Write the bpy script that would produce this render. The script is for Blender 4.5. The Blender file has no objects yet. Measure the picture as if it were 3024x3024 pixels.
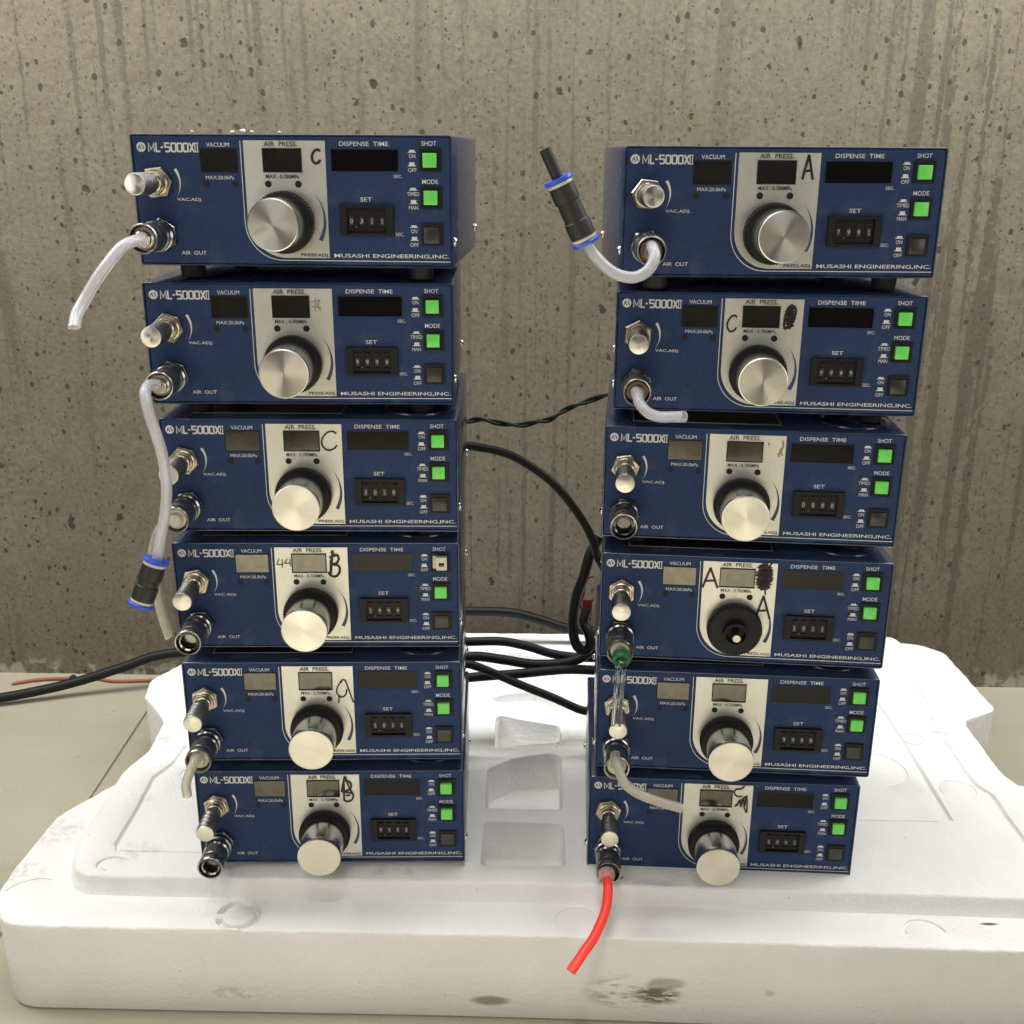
import bpy, bmesh, math, random
from mathutils import Vector, Matrix, noise
from mathutils.geometry import delaunay_2d_cdt
R = math.radians
random.seed(7)
S = bpy.context.scene
C = S.collection

# ------------------------------------------------------------------ camera
CAMZ = -0.010863
cd = bpy.data.cameras.new('camera'); cam = bpy.data.objects.new('camera', cd); C.objects.link(cam)
cd.sensor_width = 36; cd.lens = 36 * 3248.17 / 3024; cd.clip_start = 0.02; cd.clip_end = 60
cam.matrix_world = (Matrix.Translation((0, 0, CAMZ)) @ Matrix.Rotation(R(90 - 18.0954), 4, 'X')
                    @ Matrix.Rotation(0.0061441, 4, 'Z'))
S.camera = cam
# ------------------------------------------------------------------ world and lamps
w = bpy.data.worlds.new('World'); S.world = w; w.use_nodes = True
bg = w.node_tree.nodes['Background']; bg.inputs[0].default_value = (1.0, 0.97, 0.92, 1); bg.inputs[1].default_value = 0.02
def area(name, loc, target, sx, sy, power, col, spread=180):
    l = bpy.data.lights.new(name, 'AREA'); l.shape = 'RECTANGLE'; l.size = sx; l.size_y = sy
    l.energy = power; l.color = col; l.spread = R(spread)
    o = bpy.data.objects.new(name, l); C.objects.link(o); o.location = loc
    o.rotation_euler = (Vector(target) - Vector(loc)).to_track_quat('-Z', 'Y').to_euler(); return o
WARM = (1.0, 0.955, 0.87); COOL = (1.0, .99, .965)
area('rear_ceiling_lamp', (0.0, 1.28, 1.45), (0.0, 0.62, -0.7), 2.6, 0.4, 8, COOL)
area('rear_left_fill', (-1.0, 1.2, 1.3), (-.3, .7, -.7), .7, .5, 8, COOL)  # added fill without a known source, brightens the left of the foam
area('rear_right_fill', (1.0, 1.2, 1.3), (.3, .7, -.7), .7, .5, 6, COOL)  # invented counterpart that lifts the right of the foam
area('side_left_fill', (-1.45, 1.02, .9), (-.35, .85, -.6), .7, .5, 12, COOL)  # another added fill from out of view, for the left foam
area('side_right_fill', (1.45, 1.02, .9), (.42, .85, -.6), .7, .5, 13, COOL)  # likewise added, aimed at the right foam
area('wall_gradient_fill', (0, 1.2, .5), (0, 1.36, -.5), 2.8, .12, 2.6, COOL, 150)  # no known fitting; added so the wall brightens towards its top
area('wall_top_fill', (0, .75, .85), (0, 1.40, .42), 2.8, .15, 8.0, COOL, 75)  # added to lift the upper wall alone, spread narrowed for that
area('ceiling_lamp', (.03, .98, 1.9), (.03, .95, -.7), .8, .4, 21, COOL)
area('room_lamp', (-.4, -1.2, 1.2), (0, .8, -.4), 1.6, .8, 16, WARM)
area('left_front_fill', (-1.5, -.7, 0), (-.1, .85, -.45), .9, .9, 6.0, WARM)  # low fill added to even out the controller fronts, no window behind it
area('right_front_fill', (1.5, -.7, 0), (.1, .85, -.45), .9, .9, 6.5, WARM)  # matching added fill from the right, not a window
area('front_floor_fill', (-.15, -.30, 1.9), (-.15, -.36, -.7), .5, .5, 27, WARM, 46)  # added narrow beam, brightens the front floor that caps and displays reflect
S.view_settings.view_transform = 'Standard'; S.view_settings.look = 'None'
S.view_settings.exposure = 0.10; S.view_settings.gamma = 1.0

# ------------------------------------------------------------------ materials
def mat(name, col=(.5, .5, .5), rough=.5, metal=0.0, **kw):
    m = bpy.data.materials.new(name); m.use_nodes = True
    b = m.node_tree.nodes['Principled BSDF']
    b.inputs['Base Color'].default_value = (*col, 1); b.inputs['Roughness'].default_value = rough
    b.inputs['Metallic'].default_value = metal
    for k, v in kw.items(): b.inputs[k.replace('_', ' ')].default_value = v
    return m
class NT:
    def __init__(s, m): s.t = m.node_tree; s.b = s.t.nodes['Principled BSDF']
    def n(s, typ, **kw):
        x = s.t.nodes.new(typ)
        for k, v in kw.items(): setattr(x, k, v)
        return x
    def l(s, a, b): s.t.links.new(a, b)
    def coord(s, scale=(1, 1, 1), kind='Object'):
        tc = s.n('ShaderNodeTexCoord'); mp = s.n('ShaderNodeMapping'); mp.inputs['Scale'].default_value = scale
        s.l(tc.outputs[kind], mp.inputs[0]); return mp.outputs[0]
    def noise(s, vec, scale, detail=4, rough=.5):
        x = s.n('ShaderNodeTexNoise'); x.inputs['Scale'].default_value = scale
        x.inputs['Detail'].default_value = detail; x.inputs['Roughness'].default_value = rough
        s.l(vec, x.inputs['Vector']); return x.outputs['Fac']
    def ramp(s, fac, stops):
        x = s.n('ShaderNodeValToRGB'); e = x.color_ramp.elements
        while len(e) < len(stops): e.new(.5)
        for i, (p, c) in enumerate(stops):
            e[i].position = p; e[i].color = (*c, 1) if len(c) == 3 else c
        s.l(fac, x.inputs[0]); return x.outputs[0]
    def math(s, op, a, b=0.0, clamp=False):
        x = s.n('ShaderNodeMath', operation=op, use_clamp=clamp)
        for i, v in enumerate((a, b)):
            if isinstance(v, (int, float)): x.inputs[i].default_value = v
            else: s.l(v, x.inputs[i])
        return x.outputs[0]
    def mix(s, fac, a, b, blend='MIX'):
        x = s.n('ShaderNodeMix', data_type='RGBA', blend_type=blend)
        for i, v in ((0, fac), (6, a), (7, b)):
            if isinstance(v, (int, float)): x.inputs[i].default_value = v
            elif isinstance(v, tuple): x.inputs[i].default_value = (*v, 1)
            else: s.l(v, x.inputs[i])
        return x.outputs[2]
    def bump(s, h, strength=.3, dist=.001, normal=None):
        x = s.n('ShaderNodeBump'); x.inputs['Strength'].default_value = strength; x.inputs['Distance'].default_value = dist
        s.l(h, x.inputs['Height'])
        if normal is not None: s.l(normal, x.inputs['Normal'])
        return x.outputs[0]
    def smooth(s, v, a, b):
        x = s.n('ShaderNodeMapRange', interpolation_type='SMOOTHSTEP')
        x.inputs[1].default_value = a; x.inputs[2].default_value = b; s.l(v, x.inputs[0]); return x.outputs[0]

def blue_paint(name, col, rough, coat=0.0):
    m = mat(name, col, rough); t = NT(m)
    v = t.coord(); n = t.noise(v, 1500, 2); n2 = t.noise(v, 45, 4)
    c = t.ramp(n, [(.3, tuple(x * .72 for x in col)), (.7, tuple(x * 1.35 for x in col))])
    c = t.mix(t.math('MULTIPLY', t.smooth(n2, .52, .75), .15), c, (.16, .17, .2))
    t.l(c, t.b.inputs['Base Color'])
    t.l(t.ramp(n2, [(.35, (rough * .85,) * 3), (.75, (min(1, rough * 1.3),) * 3)]), t.b.inputs['Roughness'])
    t.l(t.bump(n, .12, .0002), t.b.inputs['Normal'])
    t.b.inputs['Specular IOR Level'].default_value = .5 if coat else .10
    t.b.inputs['Coat Weight'].default_value = coat; t.b.inputs['Coat Roughness'].default_value = .1
    return m
M = {}
M['case'] = blue_paint('blue_case_paint', (.024, .040, .095), .24, .5)
M['panel'] = blue_paint('blue_panel_paint', (.027, .048, .122), .6)
M['white'] = mat('white_print', (.66, .67, .66), .6)
def plate():
    m = mat('satin_silver_plate', (.62, .62, .55), .36, .6); t = NT(m)
    v = t.coord(); n = t.noise(v, 60, 5); s = t.noise(v, 900, 2)
    c = t.ramp(n, [(.3, (.64, .645, .60)), (.75, (.73, .735, .69))])
    t.l(t.mix(t.math('MULTIPLY', t.smooth(s, .62, .75), .25), c, (.25, .23, .2)), t.b.inputs['Base Color']); return m
M['plate'] = plate()
M['dark_print'] = mat('dark_grey_print', (.03, .033, .038), .6)
M['scale_blue'] = mat('blue_scale_print', (.035, .06, .15), .5)
M['ink'] = mat('black_marker_ink', (.012, .010, .012), .45)
M['ink_purple'] = mat('purple_marker_ink', (.035, .010, .022), .45)
M['ink_faded'] = mat('faded_marker_ink', (.30, .29, .25), .5)
M['pen'] = mat('thin_grey_pen_ink', (.07, .07, .06), .5)
M['rust'] = mat('brown_glue_stain', (.36, .24, .09), .6)
M['black'] = mat('black_plastic', (.007, .007, .008), .5, 0, Specular_IOR_Level=.3)
M['black_gloss'] = mat('black_tinted_window', (.006, .0055, .006), .16, 0, Specular_IOR_Level=.25)
M['recess'] = mat('recess_shade_black', (.006, .006, .008), .7)  # near-black colour in place of the shade inside holes and sockets
M['green'] = mat('green_button_plastic', (.16, .72, .13), .32)
M['grey_button'] = mat('charcoal_button_plastic', (.035, .032, .028), .3)
M['ivory'] = mat('ivory_plastic', (.62, .60, .48), .35)
M['rubber'] = mat('black_rubber', (.012, .012, .013), .65)
M['digit'] = mat('pale_digit_print', (.45, .45, .44), .5)
M['wheel'] = mat('grey_number_wheel', (.028, .028, .03), .4)
M['screw'] = mat('chromed_screw', (.75, .75, .75), .15, 1.0)
def lcd():
    m = mat('grey_reflective_lcd', (.50, .49, .44), .10, .9); t = NT(m)
    v = t.coord(); n = t.noise(v, 120, 3)
    t.l(t.ramp(n, [(.35, (.115, .112, .10)), (.7, (.15, .146, .128))]), t.b.inputs['Base Color'])
    t.l(t.bump(t.noise(v, 28, 0), .5, .0010), t.b.inputs['Normal']); return m
M['lcd'] = lcd()
def brushed(name, col, rough, ani=.85):
    m = mat(name, col, rough, 1.0); t = NT(m)
    tg = t.n('ShaderNodeTangent', direction_type='RADIAL', axis='Y')
    t.l(tg.outputs[0], t.b.inputs['Tangent']); t.b.inputs['Anisotropic'].default_value = ani
    v = t.coord(); n = t.noise(v, 700, 3)
    t.l(t.ramp(t.noise(v, 90, 3), [(.3, (rough * .92,) * 3), (.7, (rough * 1.1,) * 3)]), t.b.inputs['Roughness']); return m
M['cap'] = brushed('turned_aluminium_face', (.68, .665, .63), .30)
M['alu_side'] = mat('polished_aluminium', (.62, .61, .59), .2, 1.0)
M['steel'] = mat('dull_nickel', (.56, .51, .42), .30, 1.0)
M['chrome'] = mat('worn_chrome', (.36, .36, .36), .20, 1.0)
M['knurl'] = mat('knurled_steel', (.40, .39, .37), .28, 1.0)
def tubing(name, col, trans, rough, ior=1.35):
    m = mat(name, col, rough); b = m.node_tree.nodes['Principled BSDF']
    b.inputs['Transmission Weight'].default_value = trans; b.inputs['IOR'].default_value = ior; return m
M['milky'] = tubing('milky_plastic_tubing', (.96, .96, 1.0), .74, .26, 1.38)
M['yellowed'] = tubing('yellowed_plastic_tubing', (.87, .85, .76), .72, .26, 1.38)
M['clear'] = tubing('clear_glassy_tubing', (.93, .97, .94), 1.0, .04, 1.45)
M['red'] = mat('fluorescent_red_plastic', (1.0, .055, .035), .35, 0, Subsurface_Weight=.0)
M['red_tag'] = mat('red_wire_plastic', (.22, .012, .012), .5)
M['blue_ring'] = mat('bright_blue_plastic', (.03, .09, .62), .35)
M['fit_black'] = mat('matt_black_fitting', (.014, .015, .014), .5)
M['fit_collar'] = mat('pale_fitting_collar', (.55, .55, .48), .4)
M['green_ring'] = mat('green_fitting_plastic', (.01, .14, .045), .35)
M['cable'] = mat('black_cable_sheath', (.006, .007, .007), .5, 0, Specular_IOR_Level=.3)
M['orange'] = mat('dirty_orange_cord', (.30, .11, .055), .8)
M['label'] = mat('dark_rating_label', (.02, .022, .03), .3)
M['dirt'] = mat('dark_debris', (.03, .02, .02), .8)

def concrete():
    m = mat('pitted_fair_faced_concrete', (.3, .28, .22), .85); t = NT(m)
    base = t.coord()
    wob = t.n('ShaderNodeTexNoise'); wob.inputs['Scale'].default_value = 75; wob.inputs['Detail'].default_value = 5; wob.inputs['Roughness'].default_value = .65; t.l(base, wob.inputs['Vector'])
    def warped(scale, amt):
        v = t.n('ShaderNodeVectorMath', operation='SUBTRACT'); t.l(wob.outputs['Color'], v.inputs[0]); v.inputs[1].default_value = (.5, .5, .5)
        k = t.n('ShaderNodeVectorMath', operation='SCALE'); t.l(v.outputs[0], k.inputs[0]); k.inputs['Scale'].default_value = amt
        a = t.n('ShaderNodeVectorMath', operation='ADD'); t.l(base, a.inputs[0]); t.l(k.outputs[0], a.inputs[1])
        mp = t.n('ShaderNodeMapping'); mp.inputs['Scale'].default_value = scale; t.l(a.outputs[0], mp.inputs[0]); return mp.outputs[0]
    def pits(scale, sz, amt, prob, rot=0.0):
        v = warped((1, 1, .72), amt)
        if rot:
            rm = t.n('ShaderNodeMapping'); rm.inputs['Rotation'].default_value = (0, rot, 0); rm.inputs['Scale'].default_value = (1, 1, .5); t.l(v, rm.inputs[0]); v = rm.outputs[0]
        vo = t.n('ShaderNodeTexVoronoi', feature='F1'); vo.inputs['Scale'].default_value = scale; t.l(v, vo.inputs['Vector'])
        sp = t.n('ShaderNodeSeparateColor'); t.l(vo.outputs['Color'], sp.inputs[0])
        # per-cell radius, most cells have none
        r = t.math('MULTIPLY', t.math('POWER', t.math('MULTIPLY', t.math('SUBTRACT', sp.outputs[0], 1 - prob), 1 / prob, True), .8), sz)
        d = t.math('SUBTRACT', r, vo.outputs['Distance'])
        return t.smooth(d, 0.0, .05)
    big = pits(36, .19, .016, .24); big2 = pits(30, .17, .018, .17, .7)
    mid = pits(90, .30, .007, .5); small = pits(200, .36, .004, .6)
    # vertical run marks
    st = t.noise(warped((1, 1, .028), .012), 58, 2, .55); st2 = t.noise(warped((1, 1, .020), .008), 105, 2)
    hi = t.smooth(t.noise(t.coord((1, 1, .7)), 2.3, 2), .35, .65)
    streak = t.math('MULTIPLY', t.smooth(st, .57, .64), t.math('ADD', t.math('MULTIPLY', hi, .55), .25))
    streak = t.math('MAXIMUM', streak, t.math('MULTIPLY', t.smooth(st2, .60, .67), t.math('MULTIPLY', hi, .8)))
    cl = t.noise(base, 3.0, 6, .6); fine = t.noise(base, 160, 5, .65); mott = t.noise(base, 28, 4, .6)
    c = t.ramp(cl, [(.3, (.156, .137, .098)), (.7, (.202, .179, .130))])
    c = t.mix(.75, c, t.ramp(fine, [(.25, (.33, .33, .33)), (.75, (.68, .68, .68))]), 'OVERLAY')
    c = t.mix(.4, c, t.ramp(mott, [(.3, (.40, .39, .38)), (.7, (.6, .6, .59))]), 'OVERLAY')
    c = t.mix(t.math('MULTIPLY', streak, .8), c, (.078, .068, .050))
    c = t.mix(t.math('MULTIPLY', small, .62), c, (.070, .058, .036))
    c = t.mix(t.math('MULTIPLY', mid, .85), c, (.050, .040, .026))
    bb = t.math('MAXIMUM', big, big2)
    c = t.mix(t.math('MULTIPLY', bb, .88), c, (.032, .028, .022))
    # a band of pale efflorescence just above the floor
    sx = t.n('ShaderNodeSeparateXYZ'); t.l(base, sx.inputs[0])
    low = t.math('SUBTRACT', 1.0, t.smooth(sx.outputs[2], -.710, -.675))
    pale = t.math('MULTIPLY', low, t.smooth(t.noise(base, 48, 3), .52, .62))
    c = t.mix(t.math('MULTIPLY', pale, .8), c, (.42, .40, .34))
    t.l(c, t.b.inputs['Base Color'])
    h = t.math('SUBTRACT', t.math('MULTIPLY', fine, .35), t.math('ADD', t.math('MULTIPLY', bb, 1.6), t.math('ADD', t.math('MULTIPLY', mid, .9), t.math('MULTIPLY', small, .4))))
    t.l(t.bump(h, .55, .004), t.b.inputs['Normal']); return m
M['concrete'] = concrete()
def foam():
    m = mat('expanded_polystyrene', (.82, .82, .81), .75); t = NT(m)
    v = t.coord()
    vo = t.n('ShaderNodeTexVoronoi', feature='F1'); vo.inputs['Scale'].default_value = 260; t.l(v, vo.inputs['Vector'])
    n = t.noise(v, 9, 5, .6); g = t.noise(v, 700, 2)
    c = t.ramp(n, [(.3, (.78, .775, .755)), (.6, (.84, .84, .835))])
    sp = t.smooth(t.noise(t.coord((1, 1, 1)), 260, 2), .755, .775)
    c = t.mix(t.math('MULTIPLY', sp, .6), c, (.25, .23, .2))
    # scuffs rubbed into the faces, each at its own place (x, y, z, rx, ry, rz, colour, strength, grain)
    def scuff(c, p, r, col, k, sc=(1, 1, 1), ns=140, th=.45):
        a = t.n('ShaderNodeVectorMath', operation='SUBTRACT'); t.l(v, a.inputs[0]); a.inputs[1].default_value = p
        b = t.n('ShaderNodeVectorMath', operation='DIVIDE'); t.l(a.outputs[0], b.inputs[0]); b.inputs[1].default_value = r
        ln = t.n('ShaderNodeVectorMath', operation='LENGTH'); t.l(b.outputs[0], ln.inputs[0])
        e = t.math('SUBTRACT', 1.0, t.smooth(ln.outputs['Value'], .45, 1.0))
        nn = t.noise(t.coord(sc), ns, 4, .65)
        f = t.math('MULTIPLY', t.math('MULTIPLY', e, t.smooth(nn, th, th + .18)), k)
        return t.mix(f, c, col)
    c = scuff(c, (.104, .755, -.682), (.050, .05, .021), (.30, .27, .20), .8, (.22, 1, 1), 190, .42)
    c = scuff(c, (.124, .755, -.684), (.024, .05, .012), (.11, .095, .065), .9, (.3, 1, 1), 210, .34)
    c = scuff(c, (.132, .755, -.672), (.020, .05, .009), (.36, .33, .26), .7, (.22, 1, 1), 150, .35)
    c = scuff(c, (-.016, .755, -.695), (.021, .05, .0065), (.24, .22, .18), .85, (1, 1, 1), 260, .2)
    c = scuff(c, (-.231, .762, -.692), (.03, .05, .009), (.50, .47, .38), .5)
    c = scuff(c, (.218, .755, -.678), (.005, .05, .004), (.45, .43, .38), .6, th=.2)
    c = scuff(c, (-.43, .90, -.626), (.03, .03, .01), (.50, .46, .38), .45)
    c = scuff(c, (-.435, .835, -.626), (.025, .02, .01), (.46, .42, .35), .5)
    c = scuff(c, (-.335, .845, -.61), (.03, .02, .01), (.60, .59, .57), .5)
    c = scuff(c, (.419, .803, -.617), (.017, .012, .006), (.06, .045, .03), 1, (.25, 1, 1), 240, .42)
    c = scuff(c, (.404, .774, -.625), (.010, .0022, .01), (.10, .09, .07), 1, th=.1)
    c = scuff(c, (.441, .771, -.625), (.010, .0028, .01), (.08, .06, .05), 1, th=.1)
    c = scuff(c, (-.371, 1.045, -.6095), (.012, .018, .01), (.52, .49, .44), .7)
    c = scuff(c, (-.350, .93, -.6095), (.022, .010, .01), (.62, .60, .57), .4)
    c = scuff(c, (-.10, .815, -.612), (.045, .012, .01), (.55, .53, .49), .6, ns=60)
    c = scuff(c, (.094, .812, -.612), (.010, .006, .01), (.25, .18, .16), .9, ns=200)
    t.l(c, t.b.inputs['Base Color'])
    h = t.math('ADD', t.math('MULTIPLY', vo.outputs['Distance'], 1.0), t.math('MULTIPLY', g, .3))
    nb = t.bump(h, .38, .0012); nb = t.bump(t.noise(v, 60, 5, .6), .16, .003, nb)
    t.l(nb, t.b.inputs['Normal'])
    t.b.inputs['Subsurface Weight'].default_value = .0
    return m
M['foam'] = foam()
def floor_mat():
    m = mat('cream_floor_tile', (.5, .46, .37), .3); t = NT(m); v = t.coord((.3, 1, 1))
    n = t.noise(v, 9, 5, .6); n2 = t.noise(t.coord(), 420, 2)
    c = t.ramp(n, [(.3, (.36, .33, .25)), (.7, (.41, .38, .30))])
    sp = t.smooth(n2, .74, .77); c = t.mix(t.math('MULTIPLY', sp, .35), c, (.2, .17, .12))
    t.l(c, t.b.inputs['Base Color'])
    t.l(t.ramp(t.noise(t.coord(), 20, 4), [(.3, (.25,) * 3), (.7, (.42,) * 3)]), t.b.inputs['Roughness']); return m
M['tile'] = floor_mat()
M['grout'] = mat('dark_tile_joint', (.16, .14, .10), .9)
M['room'] = mat('dark_backdrop', (.03, .028, .026), .9)  # near-black so that the added unseen wall mirrors as darkness

# ------------------------------------------------------------------ mesh helpers
def link(name, me, m=None, parent=None, loc=None):
    o = bpy.data.objects.new(name, me); C.objects.link(o)
    if m is not None:
        me.materials.clear()
        for x in (m if isinstance(m, (list, tuple)) else [m]): me.materials.append(x)
    if parent is not None: o.parent = parent
    if loc is not None: o.location = loc
    return o
def tag(o, label=None, cat=None, group=None, kind=None):
    for k, v in (('label', label), ('category', cat), ('group', group), ('kind', kind)):
        if v: o[k] = v
    return o
def empty(name, loc=(0, 0, 0), rz=0):
    o = bpy.data.objects.new(name, None); C.objects.link(o); o.location = loc; o.rotation_euler = (0, 0, rz)
    o.empty_display_size = .02; return o
def mesh(name, vs, fs, smooth=False, recalc=True):
    me = bpy.data.meshes.new(name); me.from_pydata([tuple(v) for v in vs], [], fs)
    if recalc:
        bm = bmesh.new(); bm.from_mesh(me); bmesh.ops.recalc_face_normals(bm, faces=bm.faces); bm.to_mesh(me); bm.free()
    if smooth: me.polygons.foreach_set('use_smooth', [True] * len(me.polygons))
    me.update(); return me
def sharp(me, ang=35):
    me.polygons.foreach_set('use_smooth', [True] * len(me.polygons))
    me.set_sharp_from_angle(angle=R(ang)); return me
def lathe(prof, seg=48, rfun=None, ang=35):
    """surface of revolution about the local Y axis, profile of (radius, y)"""
    vs, fs = [], []
    for (r, y) in prof:
        for i in range(seg):
            a = 2 * math.pi * i / seg; rr = r if rfun is None else rfun(r, y, a, i)
            vs.append((rr * math.cos(a), y, rr * math.sin(a)))
    for j in range(len(prof) - 1):
        for i in range(seg):
            k = (i + 1) % seg
            fs.append((j * seg + i, j * seg + k, (j + 1) * seg + k, (j + 1) * seg + i))
    if prof[0][0] > 1e-6: fs.append(tuple(range(seg)))
    if prof[-1][0] > 1e-6: fs.append(tuple((len(prof) - 1) * seg + i for i in range(seg)))
    me = mesh('turned', vs, fs)
    bm = bmesh.new(); bm.from_mesh(me); bmesh.ops.remove_doubles(bm, verts=bm.verts, dist=1e-6); bmesh.ops.recalc_face_normals(bm, faces=bm.faces); bm.to_mesh(me); bm.free()
    return sharp(me, ang)
def boxes(lst, bev=0.0, seg=2):
    """boxes given as (x0,x1,y0,y1,z0,z1) joined into one mesh"""
    bm = bmesh.new()
    for (x0, x1, y0, y1, z0, z1) in lst:
        r = bmesh.ops.create_cube(bm, size=1)
        for v in r['verts']: v.co = Vector(((x0 + x1) / 2 + v.co.x * (x1 - x0), (y0 + y1) / 2 + v.co.y * (y1 - y0), (z0 + z1) / 2 + v.co.z * (z1 - z0)))
    if bev: bmesh.ops.bevel(bm, geom=list(bm.edges), offset=bev, segments=seg, affect='EDGES', profile=.5)
    me = bpy.data.meshes.new('box'); bm.to_mesh(me); bm.free()
    return sharp(me, 40) if bev else me
def smooth_path(pts, sub=8):
    P = [Vector(p) for p in pts]; P = [P[0] * 2 - P[1]] + P + [P[-1] * 2 - P[-2]]; out = []
    for i in range(1, len(P) - 2):
        for j in range(sub):
            t = j / sub; a, b, c, d = P[i - 1:i + 3]
            out.append(.5 * ((2 * b) + (c - a) * t + (2 * a - 5 * b + 4 * c - d) * t * t + (3 * b - a - 3 * c + d) * t ** 3))
    out.append(P[-2]); return out
def tube(pts, r, seg=16, sub=8, inner=None, cut=0.0):
    """round tube along a smooth path; inner > 0 makes it hollow with a visible bore; cut slants the free end"""
    pa = smooth_path(pts, sub) if sub > 1 else [Vector(p) for p in pts]
    frames = []; up = Vector((0, 0, 1)); n0 = None
    for i, p in enumerate(pa):
        t = (pa[min(i + 1, len(pa) - 1)] - pa[max(i - 1, 0)]).normalized()
        n0 = (up.cross(t) if n0 is None else n0 - t * n0.dot(t))
        if n0.length < 1e-5: n0 = Vector((1, 0, 0))
        n0 = n0.normalized(); frames.append((p, t, n0, t.cross(n0)))
    vs, fs = [], []
    def ring(f, rad, slant=0):
        p, t, a, b = f
        for k in range(seg):
            an = 2 * math.pi * k / seg
            vs.append(p + (a * math.cos(an) + b * math.sin(an)) * rad + t * slant * math.sin(an) * rad)
    nf = len(frames)
    for i, f in enumerate(frames): ring(f, r, cut if i == nf - 1 else 0)
    if inner:
        for i, f in enumerate(reversed(frames)): ring(f, inner, cut if i == 0 else 0)
    n = len(vs) // seg
    for j in range(n - 1):
        for k in range(seg):
            q = (k + 1) % seg; fs.append((j * seg + k, j * seg + q, (j + 1) * seg + q, (j + 1) * seg + k))
    if inner:
        for k in range(seg):
            q = (k + 1) % seg; j = n - 1; fs.append((j * seg + k, j * seg + q, q, k))
    else:
        fs.append(tuple(range(seg))); fs.append(tuple((n - 1) * seg + k for k in range(seg)))
    return sharp(mesh('tube', vs, fs), 50)
def inside(p, poly):
    x, y = p; c = False; n = len(poly); j = n - 1
    for i in range(n):
        xi, yi = poly[i]; xj, yj = poly[j]
        if (yi > y) != (yj > y) and x < (xj - xi) * (y - yi) / (yj - yi) + xi: c = not c
        j = i
    return c
def fill(loops_out, loops_hole):
    """triangulate one outer loop with holes; returns 2-D verts and triangles"""
    vs, es = [], []
    for lp in [loops_out] + loops_hole:
        b = len(vs); vs += [Vector((p[0], p[1])) for p in lp]; es += [(b + i, b + (i + 1) % len(lp)) for i in range(len(lp))]
    V, E_, F, *_ = delaunay_2d_cdt(vs, es, [], 1, 1e-7)
    out = []
    for f in F:
        c = sum((V[i] for i in f), Vector((0, 0))) / len(f)
        if inside(c, loops_out) and not any(inside(c, h) for h in loops_hole): out.append(tuple(f))
    return V, out
def area2(lp): return sum(lp[i][0] * lp[(i + 1) % len(lp)][1] - lp[(i + 1) % len(lp)][0] * lp[i][1] for i in range(len(lp)))
def ccw(lp): return list(lp) if area2(lp) > 0 else list(reversed(lp))
def roundpoly(lp, rad, n=5):
    lp = ccw(lp); out = []
    for i in range(len(lp)):
        a, b, c = Vector(lp[i - 1]), Vector(lp[i]), Vector(lp[(i + 1) % len(lp)])
        r = rad[i] if isinstance(rad, (list, tuple)) else rad
        d1 = min(r, (a - b).length * .45); d2 = min(r, (c - b).length * .45)
        p, q = b + (a - b).normalized() * d1, b + (c - b).normalized() * d2
        if r <= 0: out.append(tuple(b)); continue
        for k in range(n + 1):
            t = k / n; out.append(tuple((1 - t) ** 2 * p + 2 * t * (1 - t) * b + t * t * q))
    return out
def dense(lp, step):
    out = []
    for i in range(len(lp)):
        a, b = Vector(lp[i]), Vector(lp[(i + 1) % len(lp)]); L = (b - a).length
        if L < 1e-6: continue
        k = max(1, int(L / step))
        for j in range(k): out.append(tuple(a.lerp(b, j / k)))
    return out
def inset(lp, d, jit=0.0, seed=0):
    """move a ccw loop inwards by d, with optional unevenness"""
    n = len(lp); out = []
    for i in range(n):
        a, b, c = Vector(lp[i - 1]), Vector(lp[i]), Vector(lp[(i + 1) % n])
        t1 = (b - a); t2 = (c - b)
        t = (t1.normalized() if t1.length > 1e-9 else Vector((0, 0))) + (t2.normalized() if t2.length > 1e-9 else Vector((0, 0)))
        if t.length < 1e-6: out.append(tuple(b)); continue
        t.normalize(); nrm = Vector((-t.y, t.x))
        dd = d + (jit * noise.noise(Vector((b.x * 90 + seed, b.y * 90, seed * 1.7))) if jit else 0)
        out.append(tuple(b + nrm * dd))
    return out
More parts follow.
